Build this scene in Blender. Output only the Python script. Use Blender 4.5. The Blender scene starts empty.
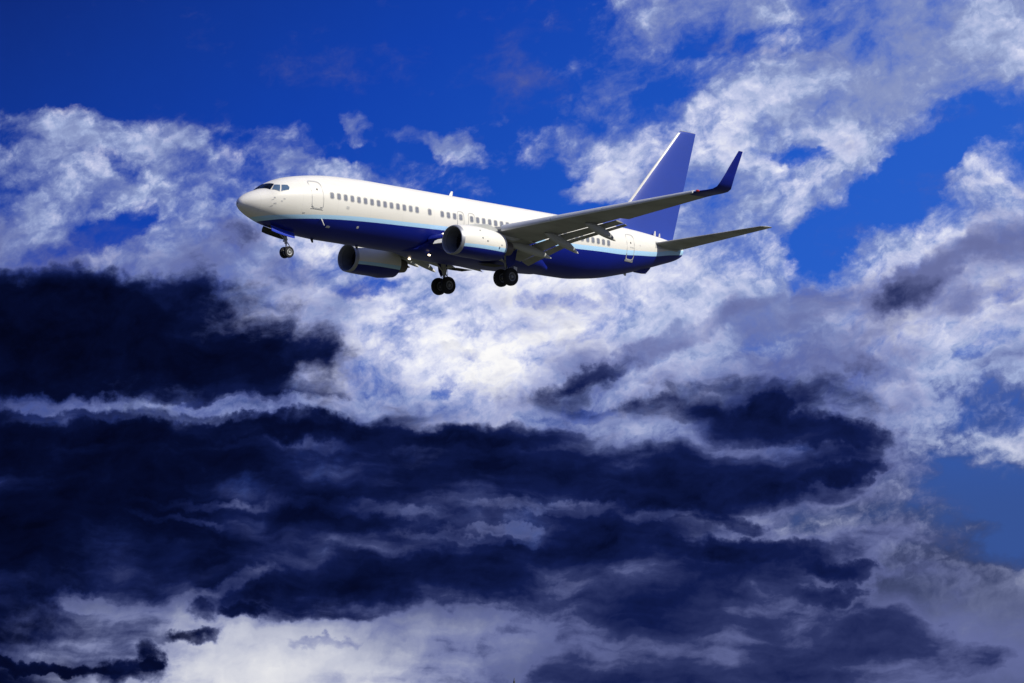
import bpy, bmesh, math, random
from mathutils import Vector, Matrix
random.seed(7)
R = math.radians
scene = bpy.context.scene
C = scene.collection

# ------------------------------------------------------------------ camera
cam_d = bpy.data.cameras.new('camera'); cam = bpy.data.objects.new('camera', cam_d); C.objects.link(cam)
cam.location = (0, 0, 1.7); cam.rotation_euler = (R(98), 0, 0)
cam_d.sensor_width = 36.0; cam_d.lens = 2883.93 / 1024 * 36.0
cam_d.clip_start = 0.5; cam_d.clip_end = 60000
scene.camera = cam
scene.render.resolution_x = 1024; scene.render.resolution_y = 683

# ------------------------------------------------------------------ view
vs = scene.view_settings
vs.view_transform = 'Standard'; vs.look = 'None'; vs.gamma = 1.0; vs.exposure = 0.0; vs.use_curve_mapping = False

SUN = Vector((0.70, -0.29, 0.65)).normalized()
sun_el = math.asin(SUN.z); sun_az = math.atan2(SUN.x, SUN.y)

# ------------------------------------------------------------------ node helper
class NT:
    def __init__(s, tree): s.t = tree; s.n = tree.nodes; s.l = tree.links
    def node(s, typ, **kw):
        n = s.n.new(typ)
        for k, v in kw.items(): setattr(n, k, v)
        return n
    def inp(s, sock, v):
        if v is None: return
        if isinstance(v, bpy.types.NodeSocket): s.l.new(v, sock)
        else: sock.default_value = v
    def m(s, op, a, b=None, c=None, clamp=False):
        n = s.node('ShaderNodeMath', operation=op, use_clamp=clamp)
        s.inp(n.inputs[0], a); s.inp(n.inputs[1], b); s.inp(n.inputs[2], c); return n.outputs[0]
    def add(s, a, b): return s.m('ADD', a, b)
    def sub(s, a, b): return s.m('SUBTRACT', a, b)
    def mul(s, a, b): return s.m('MULTIPLY', a, b)
    def vm(s, op, a, b=None, sc=None):
        n = s.node('ShaderNodeVectorMath', operation=op)
        s.inp(n.inputs[0], a); s.inp(n.inputs[1], b)
        if sc is not None: s.inp(n.inputs['Scale'], sc)
        return n.outputs['Value'] if op in ('LENGTH', 'DOT_PRODUCT') else n.outputs[0]
    def xyz(s, x, y, z=0.0):
        n = s.node('ShaderNodeCombineXYZ'); s.inp(n.inputs[0], x); s.inp(n.inputs[1], y); s.inp(n.inputs[2], z); return n.outputs[0]
    def sep(s, v):
        n = s.node('ShaderNodeSeparateXYZ'); s.inp(n.inputs[0], v); return n.outputs
    def sepc(s, c):
        n = s.node('ShaderNodeSeparateColor'); s.inp(n.inputs[0], c); return n.outputs
    def blend(s, op, a, b, f=1.0):
        n = s.node('ShaderNodeMix', data_type='RGBA', blend_type=op); s.inp(n.inputs[0], f); s.inp(n.inputs[6], a); s.inp(n.inputs[7], b)
        return n.outputs[2]
    def cvec(s, c):
        o = s.sepc(c); return s.xyz(o[0], o[1], o[2])
    def smooth(s, v, a, b, lo=0.0, hi=1.0):
        n = s.node('ShaderNodeMapRange', interpolation_type='SMOOTHSTEP')
        s.inp(n.inputs[0], v); n.inputs[1].default_value = a; n.inputs[2].default_value = b
        n.inputs[3].default_value = lo; n.inputs[4].default_value = hi; return n.outputs[0]
    def noise(s, vec, scale, detail=6, rough=.55, dist=0.0, lac=2.0, col=False):
        n = s.node('ShaderNodeTexNoise'); s.inp(n.inputs['Vector'], vec)
        n.inputs['Scale'].default_value = scale; n.inputs['Detail'].default_value = detail
        n.inputs['Roughness'].default_value = rough; n.inputs['Distortion'].default_value = dist
        n.inputs['Lacunarity'].default_value = lac
        return n.outputs['Color'] if col else n.outputs['Fac']
    def mapping(s, vec, loc=(0, 0, 0), rot=0.0, scale=(1, 1, 1)):
        n = s.node('ShaderNodeMapping', vector_type='TEXTURE'); s.inp(n.inputs[0], vec)
        n.inputs[1].default_value = loc; n.inputs[2].default_value = (0, 0, rot); n.inputs[3].default_value = scale
        return n.outputs[0]
    def mix(s, f, a, b):
        n = s.node('ShaderNodeMix', data_type='RGBA'); s.inp(n.inputs[0], f); s.inp(n.inputs[6], a); s.inp(n.inputs[7], b)
        return n.outputs[2]
    def ramp(s, f, stops, interp='LINEAR'):
        n = s.node('ShaderNodeValToRGB'); cr = n.color_ramp; cr.interpolation = interp
        while len(cr.elements) > 1: cr.elements.remove(cr.elements[-1])
        for i, (p, c) in enumerate(stops):
            e = cr.elements[0] if i == 0 else cr.elements.new(p)
            e.position = p; e.color = c if len(c) == 4 else (*c, 1)
        s.inp(n.inputs[0], f); return n.outputs[0]

def lin(r, g, b):
    f = lambda c: (c/255/12.92) if c/255 <= .04045 else ((c/255+.055)/1.055)**2.4
    return (f(r), f(g), f(b), 1.0)

# ------------------------------------------------------------------ world: evening sky with banks of cloud
SKY_STRENGTH = 0.1
world = bpy.data.worlds.new('World'); scene.world = world; world.use_nodes = True
N = NT(world.node_tree); N.n.clear()
gen = N.node('ShaderNodeTexCoord').outputs['Generated']
dx, dy, dz = N.sep(gen)
deg = 180/math.pi
az = N.mul(N.m('ARCTAN2', dx, dy), deg)
el = N.mul(N.m('ARCSINE', dz), deg)
# azimuth and elevation in units of about two degrees
u0 = N.add(N.mul(az, .503), 5.12)
v0 = N.sub(7.439, N.mul(el, .503))
u = N.m('PINGPONG', u0, 10.24); v = N.m('PINGPONG', v0, 6.83)
P0 = N.xyz(u, v, 0)
PF = N.xyz(u0, v0, 0)
# domain warp
w1 = N.vm('SUBTRACT', N.cvec(N.noise(PF, .9, 3, .5, col=True)), (.5, .5, .5))
w2 = N.vm('SUBTRACT', N.cvec(N.noise(PF, 3.2, 4, .55, col=True)), (.5, .5, .5))
w3 = N.vm('SUBTRACT', N.cvec(N.noise(PF, 9.0, 5, .6, col=True)), (.5, .5, .5))
PW = N.vm('ADD', N.vm('ADD', N.vm('ADD', P0, N.vm('MULTIPLY', w1, (.4, .2, 0))), N.vm('MULTIPLY', w2, (.42, .30, 0))), N.vm('MULTIPLY', w3, (.17, .13, 0)))
PW2 = N.vm('ADD', N.vm('ADD', PF, N.vm('MULTIPLY', w1, (.6, .4, 0))), N.vm('MULTIPLY', w2, (.22, .16, 0)))
uw, vw, _ = N.sep(PW)
fx = N.mul(uw, 1/10.24)
#SKYGRID
ROWV = [0, .52, 1.05, 1.58, 2.10, 2.63, 3.15, 3.68, 4.20, 4.73, 5.25, 5.78, 6.30, 6.83]
L = [
 '00000000016775788',
 '00000000024567888',
 '00110000035788887',
 '67764431126788863',
 '77777643126786368',
 '66688898889876999',
 '99999999999998999',
 '99999999999999999',
 '99999999999999888',
 '99999999999999964',
 '99999999999999863',
 '99999999999999885',
 '99999999999999999',
 '99999999999999999']
D = [
 '00000000000000000',
 '00000000000000000',
 '00000000000000000',
 '00000000000000000',
 '01121000000000012',
 '53233200000100233',
 '99986310012322532',
 '99999630144444322',
 '98877555555675310',
 '99999999999987410',
 '98888887888764210',
 '99777888998886310',
 '65433344567777665',
 '87532112357888776']
Bn = [
 '55555555555555555',
 '55555555555555555',
 '66666666655555555',
 '66666666655566566',
 '66666667777666688',
 '55566788888777888',
 '44588899988766878',
 '34567889988655777',
 '34455677766554665',
 '22333444444444433',
 '22233333334444443',
 '22333333334444444',
 '46677766532233344',
 '57788887421122233']
def grid_lookup():
    prev = None
    for i, rv in enumerate(ROWV):
        stops = [(k/16, (int(L[i][k])*.128-.15, int(D[i][k])/7.9, int(Bn[i][k])/9, 1)) for k in range(17)]
        c = N.ramp(fx, stops, 'CARDINAL' if False else 'EASE')
        if prev is None: prev = c
        else: prev = N.mix(N.smooth(vw, ROWV[i-1], rv), prev, c)
    return prev
gL, gD, gB = N.sepc(grid_lookup())
def blob(cx, cy, rx, ry, rot):
    c, q = math.cos(R(rot)), math.sin(R(rot))
    a1 = N.m('MULTIPLY_ADD', uw, c/rx, -(cx*c+cy*q)/rx); a1 = N.m('MULTIPLY_ADD', vw, q/rx, a1)
    b1 = N.m('MULTIPLY_ADD', uw, -q/ry, (cx*q-cy*c)/ry); b1 = N.m('MULTIPLY_ADD', vw, c/ry, b1)
    d2 = N.m('MULTIPLY_ADD', b1, b1, N.mul(a1, a1))
    return N.smooth(d2, 1.6, 0.0)
def acc(base, items):
    for (cx, cy, rx, ry, rot, amp) in items:
        base = N.m('MULTIPLY_ADD', blob(cx, cy, rx, ry, rot), amp, base)
    return base
# puffs and gaps: centre, radii, tilt, amount
gL = acc(gL, [
 (3.55, 1.2, .26, .2, 40, .75), (3.5, 1.52, .3, .1, 0, -.35), (4.2, 1.38, .5, .12, 18, .48), (4.55, 1.5, .36, .17, 15, .42),
 (5.9, 1.55, .5, .25, 15, .35), (6.0, 1.93, .5, .14, -5, .5), (4.78, 1.92, .25, .14, 20, .25), (5.3, 1.5, .2, .3, 0, .2),
 (.9, 1.33, 1.0, .2, 6, .45), (1.85, 1.38, .4, .14, 35, .35), (3.2, 1.68, .8, .12, 12, .35), (2.35, 1.52, .5, .12, 10, -.2),
 (1.3, 2.27, .28, .20, -40, -.6), (.9, 2.45, .3, .16, -10, -.6), (.5, 2.65, .3, .12, 0, -.4), (.05, 2.1, .16, .3, 0, -.35), (1.15, 1.72, .3, .10, 30, -.35),
 (8.25, 2.45, .34, .30, -50, -.55), (9.7, 1.3, .9, .26, -25, -.55), (8.9, 1.98, .9, .30, -30, -.6), (9.4, 1.62, .8, .22, -28, -.5), (8.2, 2.6, .45, .2, -65, -.35),
 (7.95, 1.60, .35, .10, 5, -.5), (7.95, .42, .55, .2, -10, -.45), (6.7, .95, .45, .14, -20, -.3),
 (3.7, 2.88, .32, .12, -15, -.65), (3.45, 2.97, .2, .1, 20, -.3), (5.45, 2.98, .5, .09, 8, -.35), (5.85, 4.12, .3, .07, 8, -.6),
 (9.9, 3.5, .3, .1, -20, -.4), (10.1, 3.0, .2, .14, 0, -.4), (4.45, 3.9, .12, .07, -20, -.35),
 (9.75, 4.85, .7, .35, 10, -.35), (9.25, 2.0, .5, .2, -60, -.3),
])
gD = acc(gD, [
 (1.0, 3.42, 1.8, .42, 8, .2), (.5, 2.95, .9, .25, 0, .35), (2.0, 3.0, .5, .2, 20, .2), (.6, 4.06, 1.0, .08, 1, -.36), (2.2, 4.1, .8, .06, -2, -.25), (2.6, 4.06, .5, .10, 0, -.35), (1.5, 4.35, 2.0, .12, 0, .35), (3.4, 4.1, .5, .12, 5, -.3), (2.4, 2.4, .4, .18, 30, .3),
 (7.72, 4.10, .24, .16, 0, .55), (8.4, 4.35, .8, .13, 5, .35), (5.0, 4.35, 1.0, .12, 0, .3), (3.0, 4.3, .9, .14, 0, .3), (7.9, 4.3, 1.0, .2, 5, .4),
 (6.6, 3.45, 1.3, .13, -22, .42), (7.9, 3.15, .7, .2, -15, .35), (9.3, 2.8, .65, .22, -35, .5), (9.95, 2.35, .35, .3, 0, .42), (9.0, 2.95, .6, .18, -30, .3), (9.7, 3.1, .5, .16, -15, .25), (2.15, 2.5, .5, .2, -25, .3), (2.9, 2.75, .4, .14, 10, .25), (6.2, 3.95, .4, .12, -10, -.25),
 (4.55, 3.52, .28, .08, 0, .35), (8.75, 3.7, .4, .12, 10, .3), (9.5, 2.95, .4, .2, 30, .25), (5.9, 3.1, .6, .1, -20, .15), (3.2, 3.45, .2, .3, 0, .2),
 (3.6, 5.08, .9, .08, 5, -.26), (4.1, 5.42, .8, .13, 2, -.26), (5.6, 5.08, .9, .08, 2, -.28), (6.6, 5.15, .5, .06, -3, -.22), (2.0, 5.07, .8, .05, 0, -.26), (4.9, 5.38, .8, .05, 2, -.2), (1.8, 5.22, .5, .05, 5, -.28), (2.4, 5.84, .5, .08, -18, -.32), (.85, 6.0, .35, .10, 10, -.3), (5.0, 5.3, .6, .06, 0, -.25),
 (8.1, 5.15, .9, .26, -12, -.3), (8.55, 5.75, .5, .10, 8, .45), (7.3, 5.5, .9, .12, 4, .35), (8.5, 4.75, .45, .11, -5, .45), (8.3, 5.95, .4, .10, 0, .3), (7.4, 5.25, .3, .08, 15, .3),
 (1.95, 6.34, .32, .06, -8, .5), (3.2, 6.42, .35, .06, -4, .55), (2.02, 6.1, .18, .11, 0, .4), (2.45, 6.1, .22, .08, 0, .45), (1.35, 6.7, .34, .13, -8, .6), (1.5, 6.55, .12, .14, 0, .5), (.4, 6.66, .8, .06, 4, .4),
 (3.2, 6.55, 1.6, .22, -2, -.2), (3.0, 6.3, 1.3, .08, -4, -.2),
])
# cloud texture: wisps run up to the right high in the sky, level near the horizon
n_hi = N.noise(N.mapping(PW2, (0, 0, 0), R(-28), (1.5, 1, 1)), 1.25, 9, .60)
n_lo = N.noise(N.mapping(PW2, (3, 1, 0), R(-2), (2.3, 1, 1)), 1.5, 9, .56)
k_lo = N.smooth(v0, 3.7, 4.4)
nn = N.add(N.mul(n_hi, N.sub(1.0, k_lo)), N.mul(n_lo, k_lo))
n_mid = N.noise(N.mapping(PW2, (1, 6, 0), R(-25), (1.4, 1, 1)), 2.6, 6, .6)
n_fine = N.noise(N.mapping(PF, (7, 2, 0), R(-25), (1.3, 1, 1)), 6.5, 7, .66)
n_str = N.noise(N.mapping(PW2, (2, 8, 0), R(1.5), (3.6, 1, 1)), 2.0, 8, .52)
# heaped, rounded lumps
PW3 = N.vm('ADD', PW2, N.vm('MULTIPLY', w3, (.16, .16, 0)))
def heap(p, scale, det):
    n = N.node('ShaderNodeTexVoronoi', feature='F1', voronoi_dimensions='2D', normalize=True)
    N.inp(n.inputs['Vector'], N.mapping(p, (4, 3, 0), R(-24), (1.35, 1, 1))); n.inputs['Scale'].default_value = scale
    n.inputs['Detail'].default_value = det; n.inputs['Roughness'].default_value = .58; n.inputs['Lacunarity'].default_value = 2.1
    return n.outputs['Distance']
h0 = heap(PW3, 1.7, 4); h1 = heap(N.vm('ADD', PW3, (.035, -.06, 0)), 1.7, 4)
bil = N.sub(.27, h0)
lit = N.sub(h1, h0)
gLc = N.add(N.m('MINIMUM', N.m('MAXIMUM', gL, -.25), 1.1), N.smooth(v0, 5.4, 6.0, 0, .6))
cl = N.add(N.add(N.mul(gLc, 1.0), N.mul(N.sub(nn, .5), 1.9)), N.add(N.mul(N.sub(n_fine, .5), .5), N.mul(N.sub(n_mid, .5), 1.15)))
cl = N.m('MULTIPLY_ADD', bil, 1.0, cl)
cl = N.m('MULTIPLY_ADD', N.smooth(v0, 1.35, .95, 0, -.6), N.smooth(u0, 5.8, 4.8), cl)
aL = N.smooth(cl, .08, 1.04)
kc = N.smooth(v0, 5.5, 6.2, .80, .2)
n_big = N.noise(N.mapping(PF, (5, 9, 0), R(-28), (1.8, 1, 1)), 1.1, 3, .5)
bv = N.add(N.m('MULTIPLY_ADD', N.sub(n_big, .5), 1.3, N.mul(N.sub(nn, .5), 1.2)), N.add(N.mul(N.sub(n_mid, .5), 1.0), N.mul(N.sub(n_fine, .5), .6)))
bv = N.m('MULTIPLY_ADD', bil, .35, N.m('MULTIPLY_ADD', lit, 1.3, bv))
br = N.m('MULTIPLY_ADD', bv, kc, N.add(N.sub(gB, .13), N.smooth(v0, 5.8, 6.4, 0, .17)))
br = N.m('MULTIPLY_ADD', N.m('MINIMUM', N.sub(aL, .9), 0), .10, br)
br = N.m('MULTIPLY_ADD', N.m('MAXIMUM', N.sub(cl, 1.05), 0), -.28, br)
brn = N.node('ShaderNodeMath', operation='SMOOTH_MAX'); N.inp(brn.inputs[0], br); N.inp(brn.inputs[1], N.smooth(v0, 3.0, 4.6, .44, .08)); brn.inputs[2].default_value = .2
light_col = N.ramp(brn.outputs[0], [(0, lin(34, 42, 86)), (.2, lin(74, 86, 136)), (.38, lin(116, 130, 182)), (.55, lin(160, 175, 216)),
                        (.72, lin(200, 206, 236)), (.87, lin(232, 234, 248)), (1, lin(253, 252, 252))])
grey_col = N.ramp(brn.outputs[0], [(0, lin(30, 38, 72)), (.2, lin(66, 74, 110)), (.38, lin(104, 110, 144)), (.55, lin(146, 150, 176)), (.72, lin(192, 195, 208)), (.87, lin(228, 228, 230)), (1, lin(248, 246, 242))])
light_col = N.mix(N.smooth(v0, 4.0, 5.2, 0, .8), light_col, grey_col)
gDc = N.m('MINIMUM', N.m('MAXIMUM', gD, -.3), 1.35)
nd = N.add(N.mul(N.sub(n_str, .5), N.mul(k_lo, 2.1)), N.mul(N.sub(n_lo, .5), N.m('MULTIPLY_ADD', k_lo, -.9, 1.9)))
cd = N.add(N.add(gDc, nd), N.add(N.mul(N.sub(n_mid, .5), .65), N.mul(N.sub(n_fine, .5), N.m('MULTIPLY_ADD', k_lo, -.2, .4))))
cd = N.m('MULTIPLY_ADD', bil, .5, cd)
aD = N.smooth(cd, .05, 1.02)
dk = N.add(N.m('MULTIPLY_ADD', fx, .32, .21), N.mul(N.m('MAXIMUM', N.sub(1.0, cd), -.25), .55))
dk = N.add(dk, N.m('MULTIPLY_ADD', lit, .35, N.mul(N.sub(n_mid, .5), .6)))
dk = N.m('MULTIPLY_ADD', N.m('POWER', N.sub(1.0, aD), 1.5), .9, dk)
dk = N.add(dk, N.mul(N.smooth(v, 3.95, 3.5), N.smooth(fx, .3, .55, 0, .42)))
dk = N.add(dk, N.smooth(v, 2.95, 2.6, 0, .4))
dk = N.add(dk, N.mul(N.smooth(v, 5.7, 6.4), N.smooth(fx, .4, .6, 0, .18)))
dark_col = N.ramp(dk, [(0, lin(3, 6, 28)), (.2, lin(6, 13, 46)), (.45, lin(17, 28, 76)), (.7, lin(46, 55, 102)), (1, lin(104, 112, 162))])
# clear sky: the daylight sky model looked up nearer the zenith, deepened as through a polariser
sky = N.node('ShaderNodeTexSky', sky_type='NISHITA', sun_disc=False, sun_elevation=sun_el, sun_rotation=sun_az)
skv = N.vm('NORMALIZE', N.xyz(dx, dy, N.add(N.m('ABSOLUTE', dz), .45)))
N.l.new(skv, sky.inputs[0])
blue = N.mix(N.smooth(v, 3.2, 5.2), N.ramp(N.add(N.mul(fx, .72), N.mul(v, .11)), [(0, lin(6, 34, 122)), (.35, lin(12, 62, 176)), (.7, lin(28, 88, 202)), (1, lin(44, 100, 208))]), lin(54, 82, 150))
clear = N.blend('ADD', N.blend('MULTIPLY', sky.outputs[0], (.03, .06, .10, 1)), N.blend('MULTIPLY', blue, (9, 9, 9, 1)))
light_s = N.blend('MULTIPLY', light_col, (10, 10, 10, 1))
dark_s = N.blend('MULTIPLY', dark_col, (10, 10, 10, 1))
c1 = N.mix(aL, clear, light_s)
c1 = N.mix(aD, c1, N.blend('MULTIPLY', c1, (.52, .58, .86, 1)))
c2 = N.mix(aD, c1, dark_s)
bg = N.node('ShaderNodeBackground'); N.l.new(c2, bg.inputs[0]); bg.inputs[1].default_value = SKY_STRENGTH
N.l.new(bg.outputs[0], N.node('ShaderNodeOutputWorld').inputs[0])
world.cycles.sampling_method = 'MANUAL'; world.cycles.sample_map_resolution = 512

# ------------------------------------------------------------------ sun
sd = bpy.data.lights.new('sun', 'SUN'); so = bpy.data.objects.new('sun', sd); C.objects.link(so)
sd.energy = 4.6; sd.angle = R(.53); sd.color = (1.0, .955, .86)
so.rotation_euler = SUN.to_track_quat('Z', 'Y').to_euler()

# ------------------------------------------------------------------ materials
def paint(name, col, rough=.35, metal=0.0, coat=0.0, dirt=.10, scale=1.2, bump=0.0, spec=.5):
    m = bpy.data.materials.new(name); m.use_nodes = True; T = NT(m.node_tree)
    b = T.n['Principled BSDF']
    oc = T.node('ShaderNodeTexCoord').outputs['Object']
    n = T.noise(T.mapping(oc, scale=(2.5, 1, 1)), scale, 5, .6)
    c2 = tuple(c*(1-dirt*2) for c in col[:3]) + (1,)
    T.l.new(T.mix(T.smooth(n, .35, .75), (*col[:3], 1), c2), b.inputs['Base Color'])
    T.l.new(T.m('ADD', T.mul(n, .2), rough-.1), b.inputs['Roughness'])
    b.inputs['Metallic'].default_value = metal; b.inputs['Coat Weight'].default_value = coat
    b.inputs['Coat Roughness'].default_value = .12
    b.inputs['Specular IOR Level'].default_value = spec
    if bump:
        bn = T.node('ShaderNodeBump'); bn.inputs['Strength'].default_value = bump; bn.inputs['Distance'].default_value = .02
        T.l.new(T.noise(oc, 6, 3), bn.inputs['Height']); T.l.new(bn.outputs[0], b.inputs['Normal'])
    return m
WHITE = (.80, .78, .71); NAVY = (.003, .012, .23); CYAN = (.46, .74, 1.0); FINBLUE = (.026, .060, .36)
white = paint('white_paint', WHITE, .38, coat=.25, dirt=.03)
navy = paint('navy_paint', NAVY, .42, coat=.05, dirt=.15, spec=.25)
cyan_m = paint('pale_blue_paint', CYAN, .38, coat=.25, dirt=.03)
fin_m = paint('fin_blue_paint', FINBLUE, .5, coat=.0, dirt=.03, spec=.3)
wing_m = paint('wing_grey_paint', (.34, .345, .33), .5, dirt=.16, scale=.8)
slat_m = paint('slat_metal', (.66, .68, .70), .40, metal=.15, dirt=.08)
fair_m = paint('fairing_grey_paint', (.48, .49, .47), .5, dirt=.08)
tip_m = paint('fairing_tip_paint', (.78, .77, .70), .5, dirt=.05)
lip_m = paint('polished_lip_metal', (.38, .39, .42), .5, metal=.5, dirt=.08)
bare_m = paint('bare_metal', (.62, .63, .64), .35, metal=.6, dirt=.06)
dark_m = paint('dark_metal', (.045, .045, .05), .55, metal=.3, dirt=.2)
duct_m = paint('inlet_duct_grey', (.24, .25, .27), .6, dirt=.15)
blade_m = paint('fan_blade_metal', (.10, .10, .11), .4, metal=.7, dirt=.1)
tyre_m = paint('tyre_rubber', (.026, .026, .028), .85, dirt=.2, spec=.3)
rim_m = paint('wheel_hub_metal', (.55, .56, .55), .45, metal=.2, dirt=.15)
rimd_m = paint('dark_hub_metal', (.26, .27, .28), .55, metal=.2, dirt=.2)  # darker tone of hub metal, for the main wheels
strut_m = paint('gear_leg_paint', (.50, .50, .48), .45, dirt=.12)
door_blue = paint('gear_door_blue_paint', (.015, .05, .55), .4, coat=.2, dirt=.08)
well_shade_m = paint('well_shade_dark', (.02, .022, .02), .8, dirt=.2)  # near-black colour carrying the shade of the gear bays, laid on closed skin
seam_m = paint('door_seam', (.54, .54, .52), .6, dirt=.1)
black_m = paint('black_marking', (.03, .03, .035), .6, dirt=.1)
red_m = paint('red_glass', (.5, .03, .02), .2, dirt=0)
def glassy(name, col, rough=.12):
    m = bpy.data.materials.new(name); m.use_nodes = True; T = NT(m.node_tree); b = T.n['Principled BSDF']
    oc = T.node('ShaderNodeTexCoord').outputs['Object']
    n = T.noise(oc, 3, 2)
    T.l.new(T.mix(n, (*col, 1), (*[c*.6 for c in col], 1)), b.inputs['Base Color'])
    b.inputs['Roughness'].default_value = rough; b.inputs['Coat Weight'].default_value = .3 if col[0] > .02 else 0
    b.inputs['Specular IOR Level'].default_value = .5 if col[0] > .02 else .15; return m
cockpit_dark = glassy('windshield_glass', (.006, .009, .016), .08)
cockpit_side = glassy('cockpit_side_glass', (.10, .17, .28), .08)
cabin_glass = glassy('cabin_window_glass', (.26, .28, .33), .25)
frame_m = paint('window_frame_grey', (.42, .42, .41), .5, dirt=.02)
def lamp_mat(name, col, st):
    m = bpy.data.materials.new(name); m.use_nodes = True; b = m.node_tree.nodes['Principled BSDF']
    b.inputs['Base Color'].default_value = (.8, .8, .75, 1)
    b.inputs['Emission Color'].default_value = (*col, 1); b.inputs['Emission Strength'].default_value = st; return m
lamp_m = lamp_mat('landing_lamp_lit', (1, .78, .52), 5)

def livery(name, topT, botB, zshift=0.0, weather=True, length=38.5):
    """white over a pale blue line over navy; the line's two edges are curves of height along the hull"""
    m = bpy.data.materials.new(name); m.use_nodes = True; T = NT(m.node_tree); b = T.n['Principled BSDF']
    oc = T.node('ShaderNodeTexCoord').outputs['Object']; x, y, z = T.sep(oc)
    def curve(pts):
        n = T.node('ShaderNodeFloatCurve'); c = n.mapping.curves[0]
        pts = [(a/length, (q+2.5)/4) for a, q in pts]
        c.points[0].location = pts[0]; c.points[1].location = pts[-1]
        for p in pts[1:-1]: c.points.new(*p)
        n.mapping.use_clip = False; n.mapping.update()
        T.inp(n.inputs['Value'], T.mul(x, 1/length))
        return T.sub(T.mul(n.outputs[0], 4), 2.5)
    zz = T.sub(z, zshift) if zshift else z
    up = T.m('GREATER_THAN', zz, curve(topT)); mid = T.m('GREATER_THAN', zz, curve(botB))
    n = T.noise(T.mapping(oc, scale=(4, 1, 1)), 1.0, 6, .6)
    wht = T.mix(T.smooth(n, .4, .8), (*WHITE, 1), (WHITE[0]*.94, WHITE[1]*.94, WHITE[2]*.93, 1))
    # rows of rivets and skin joints, barely visible
    if weather:
        fr = T.m('FRACT', T.mul(x, 1/2.54)); j = T.m('LESS_THAN', T.m('ABSOLUTE', T.sub(fr, .5)), .004)
        j2 = T.m('LESS_THAN', T.m('ABSOLUTE', T.sub(z, 1.02)), .008)
        wht = T.mix(T.mul(T.m('MAXIMUM', j, j2), .22), wht, (.45, .45, .44, 1))
    nv = T.mix(T.smooth(n, .4, .8), (*NAVY, 1), (NAVY[0]*.8, NAVY[1]*.8, NAVY[2]*.75, 1))
    # oil and soot streaks on the keel
    col = T.mix(up, T.mix(mid, nv, (*CYAN, 1)), wht)
    T.l.new(col, b.inputs['Base Color'])
    T.l.new(T.add(T.mul(n, .2), .28), b.inputs['Roughness'])
    b.inputs['Coat Weight'].default_value = .08; b.inputs['Coat Roughness'].default_value = .15
    b.inputs['Specular IOR Level'].default_value = .25
    return m
fus_m = livery('fuselage_livery',
    [(0, -1.56), (.9, -1.47), (1.4, -1.39), (1.85, -1.31), (2.75, -1.19), (3.6, -1.10), (5.9, -.87), (8.5, -0.68), (11.4, -0.57), (15.3, -0.42), (20, -0.29), (26.1, -0.17), (28.5, -0.06), (30.8, .05), (32.6, .2), (34.3, .36), (36, .66), (38.3, 1.0)],
    [(0, -1.84), (.9, -1.74), (1.4, -1.67), (1.85, -1.59), (2.75, -1.43), (3.6, -1.33), (5.9, -1.10), (8.5, -0.93), (11.4, -0.81), (15.3, -0.67), (20, -0.56), (26.1, -0.46), (28.5, -0.36), (30.8, -0.27), (32.6, -0.10), (34.3, 0.07), (36, 0.36), (38.3, 0.69)])

# ------------------------------------------------------------------ mesh helpers
# aircraft frame: x aft from the nose, y to starboard, z up; P() takes metres to port
def P(x, yp, z): return Vector((x, -yp, z))
BASE = Vector((19.2, 0, -3.75))
root = bpy.data.objects.new('passenger_airliner', None); C.objects.link(root)
def finish(name, bm, mats, parent=None, smooth=35, recalc=True, merge=1e-5):
    if merge: bmesh.ops.remove_doubles(bm, verts=bm.verts, dist=merge)
    if recalc: bmesh.ops.recalc_face_normals(bm, faces=bm.faces)
    me = bpy.data.meshes.new(name); bm.to_mesh(me); bm.free()
    for m in (mats if isinstance(mats, (list, tuple)) else [mats]): me.materials.append(m)
    if smooth:
        me.shade_smooth(); me.set_sharp_from_angle(angle=R(smooth))
    o = bpy.data.objects.new(name, me); C.objects.link(o)
    if parent is not None:
        o.parent = parent
        if parent is root: o.location = -BASE
    return o
def loft(bm, rings, mat=0, cap0=True, cap1=True, closed=True):
    vs = [[bm.verts.new(p) for p in r] for r in rings]
    n = len(rings[0]); fs = []
    for a, b in zip(vs, vs[1:]):
        for i in range(n if closed else n-1):
            j = (i+1) % n
            fs.append(bm.faces.new((a[i], a[j], b[j], b[i])))
    if cap0: fs.append(bm.faces.new(vs[0][::-1]))
    if cap1: fs.append(bm.faces.new(vs[-1]))
    for f in fs: f.material_index = mat
    return fs
def tube(bm, pts, radii, n=10, mat=0, cap=True):
    """tube through pts with per-point radius"""
    rings = []
    pts = [Vector(p) for p in pts]
    for i, p in enumerate(pts):
        d = (pts[min(i+1, len(pts)-1)] - pts[max(i-1, 0)]).normalized()
        a = d.cross(Vector((0, 1, 0)) if abs(d.y) < .9 else Vector((1, 0, 0))).normalized(); b = d.cross(a)
        r = radii[i] if isinstance(radii, (list, tuple)) else radii
        rings.append([p + (a*math.cos(t) + b*math.sin(t))*r for t in [2*math.pi*k/n for k in range(n)]])
    loft(bm, rings, mat, cap, cap)
def lathe(bm, c, prof, axis='x', n=32, mat=0, squash=None, cap0=False, cap1=False):
    """prof: (offset along axis, radius)"""
    rings = []
    for (a, r) in prof:
        ring = []
        for k in range(n):
            t = 2*math.pi*k/n; p, q = math.cos(t)*r, math.sin(t)*r
            if squash: p, q = squash(a, p, q)
            ring.append(c + (Vector((a, p, q)) if axis == 'x' else Vector((q, a, p))))
        rings.append(ring)
    return loft(bm, rings, mat, cap0, cap1)
def plate(bm, pts, thick, mat=0):
    """polygon extruded along its normal by thick, centred"""
    pts = [Vector(p) for p in pts]
    nrm = (pts[1]-pts[0]).cross(pts[2]-pts[0]).normalized()*thick/2
    loft(bm, [[p-nrm for p in pts], [p+nrm for p in pts]], mat)
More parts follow.
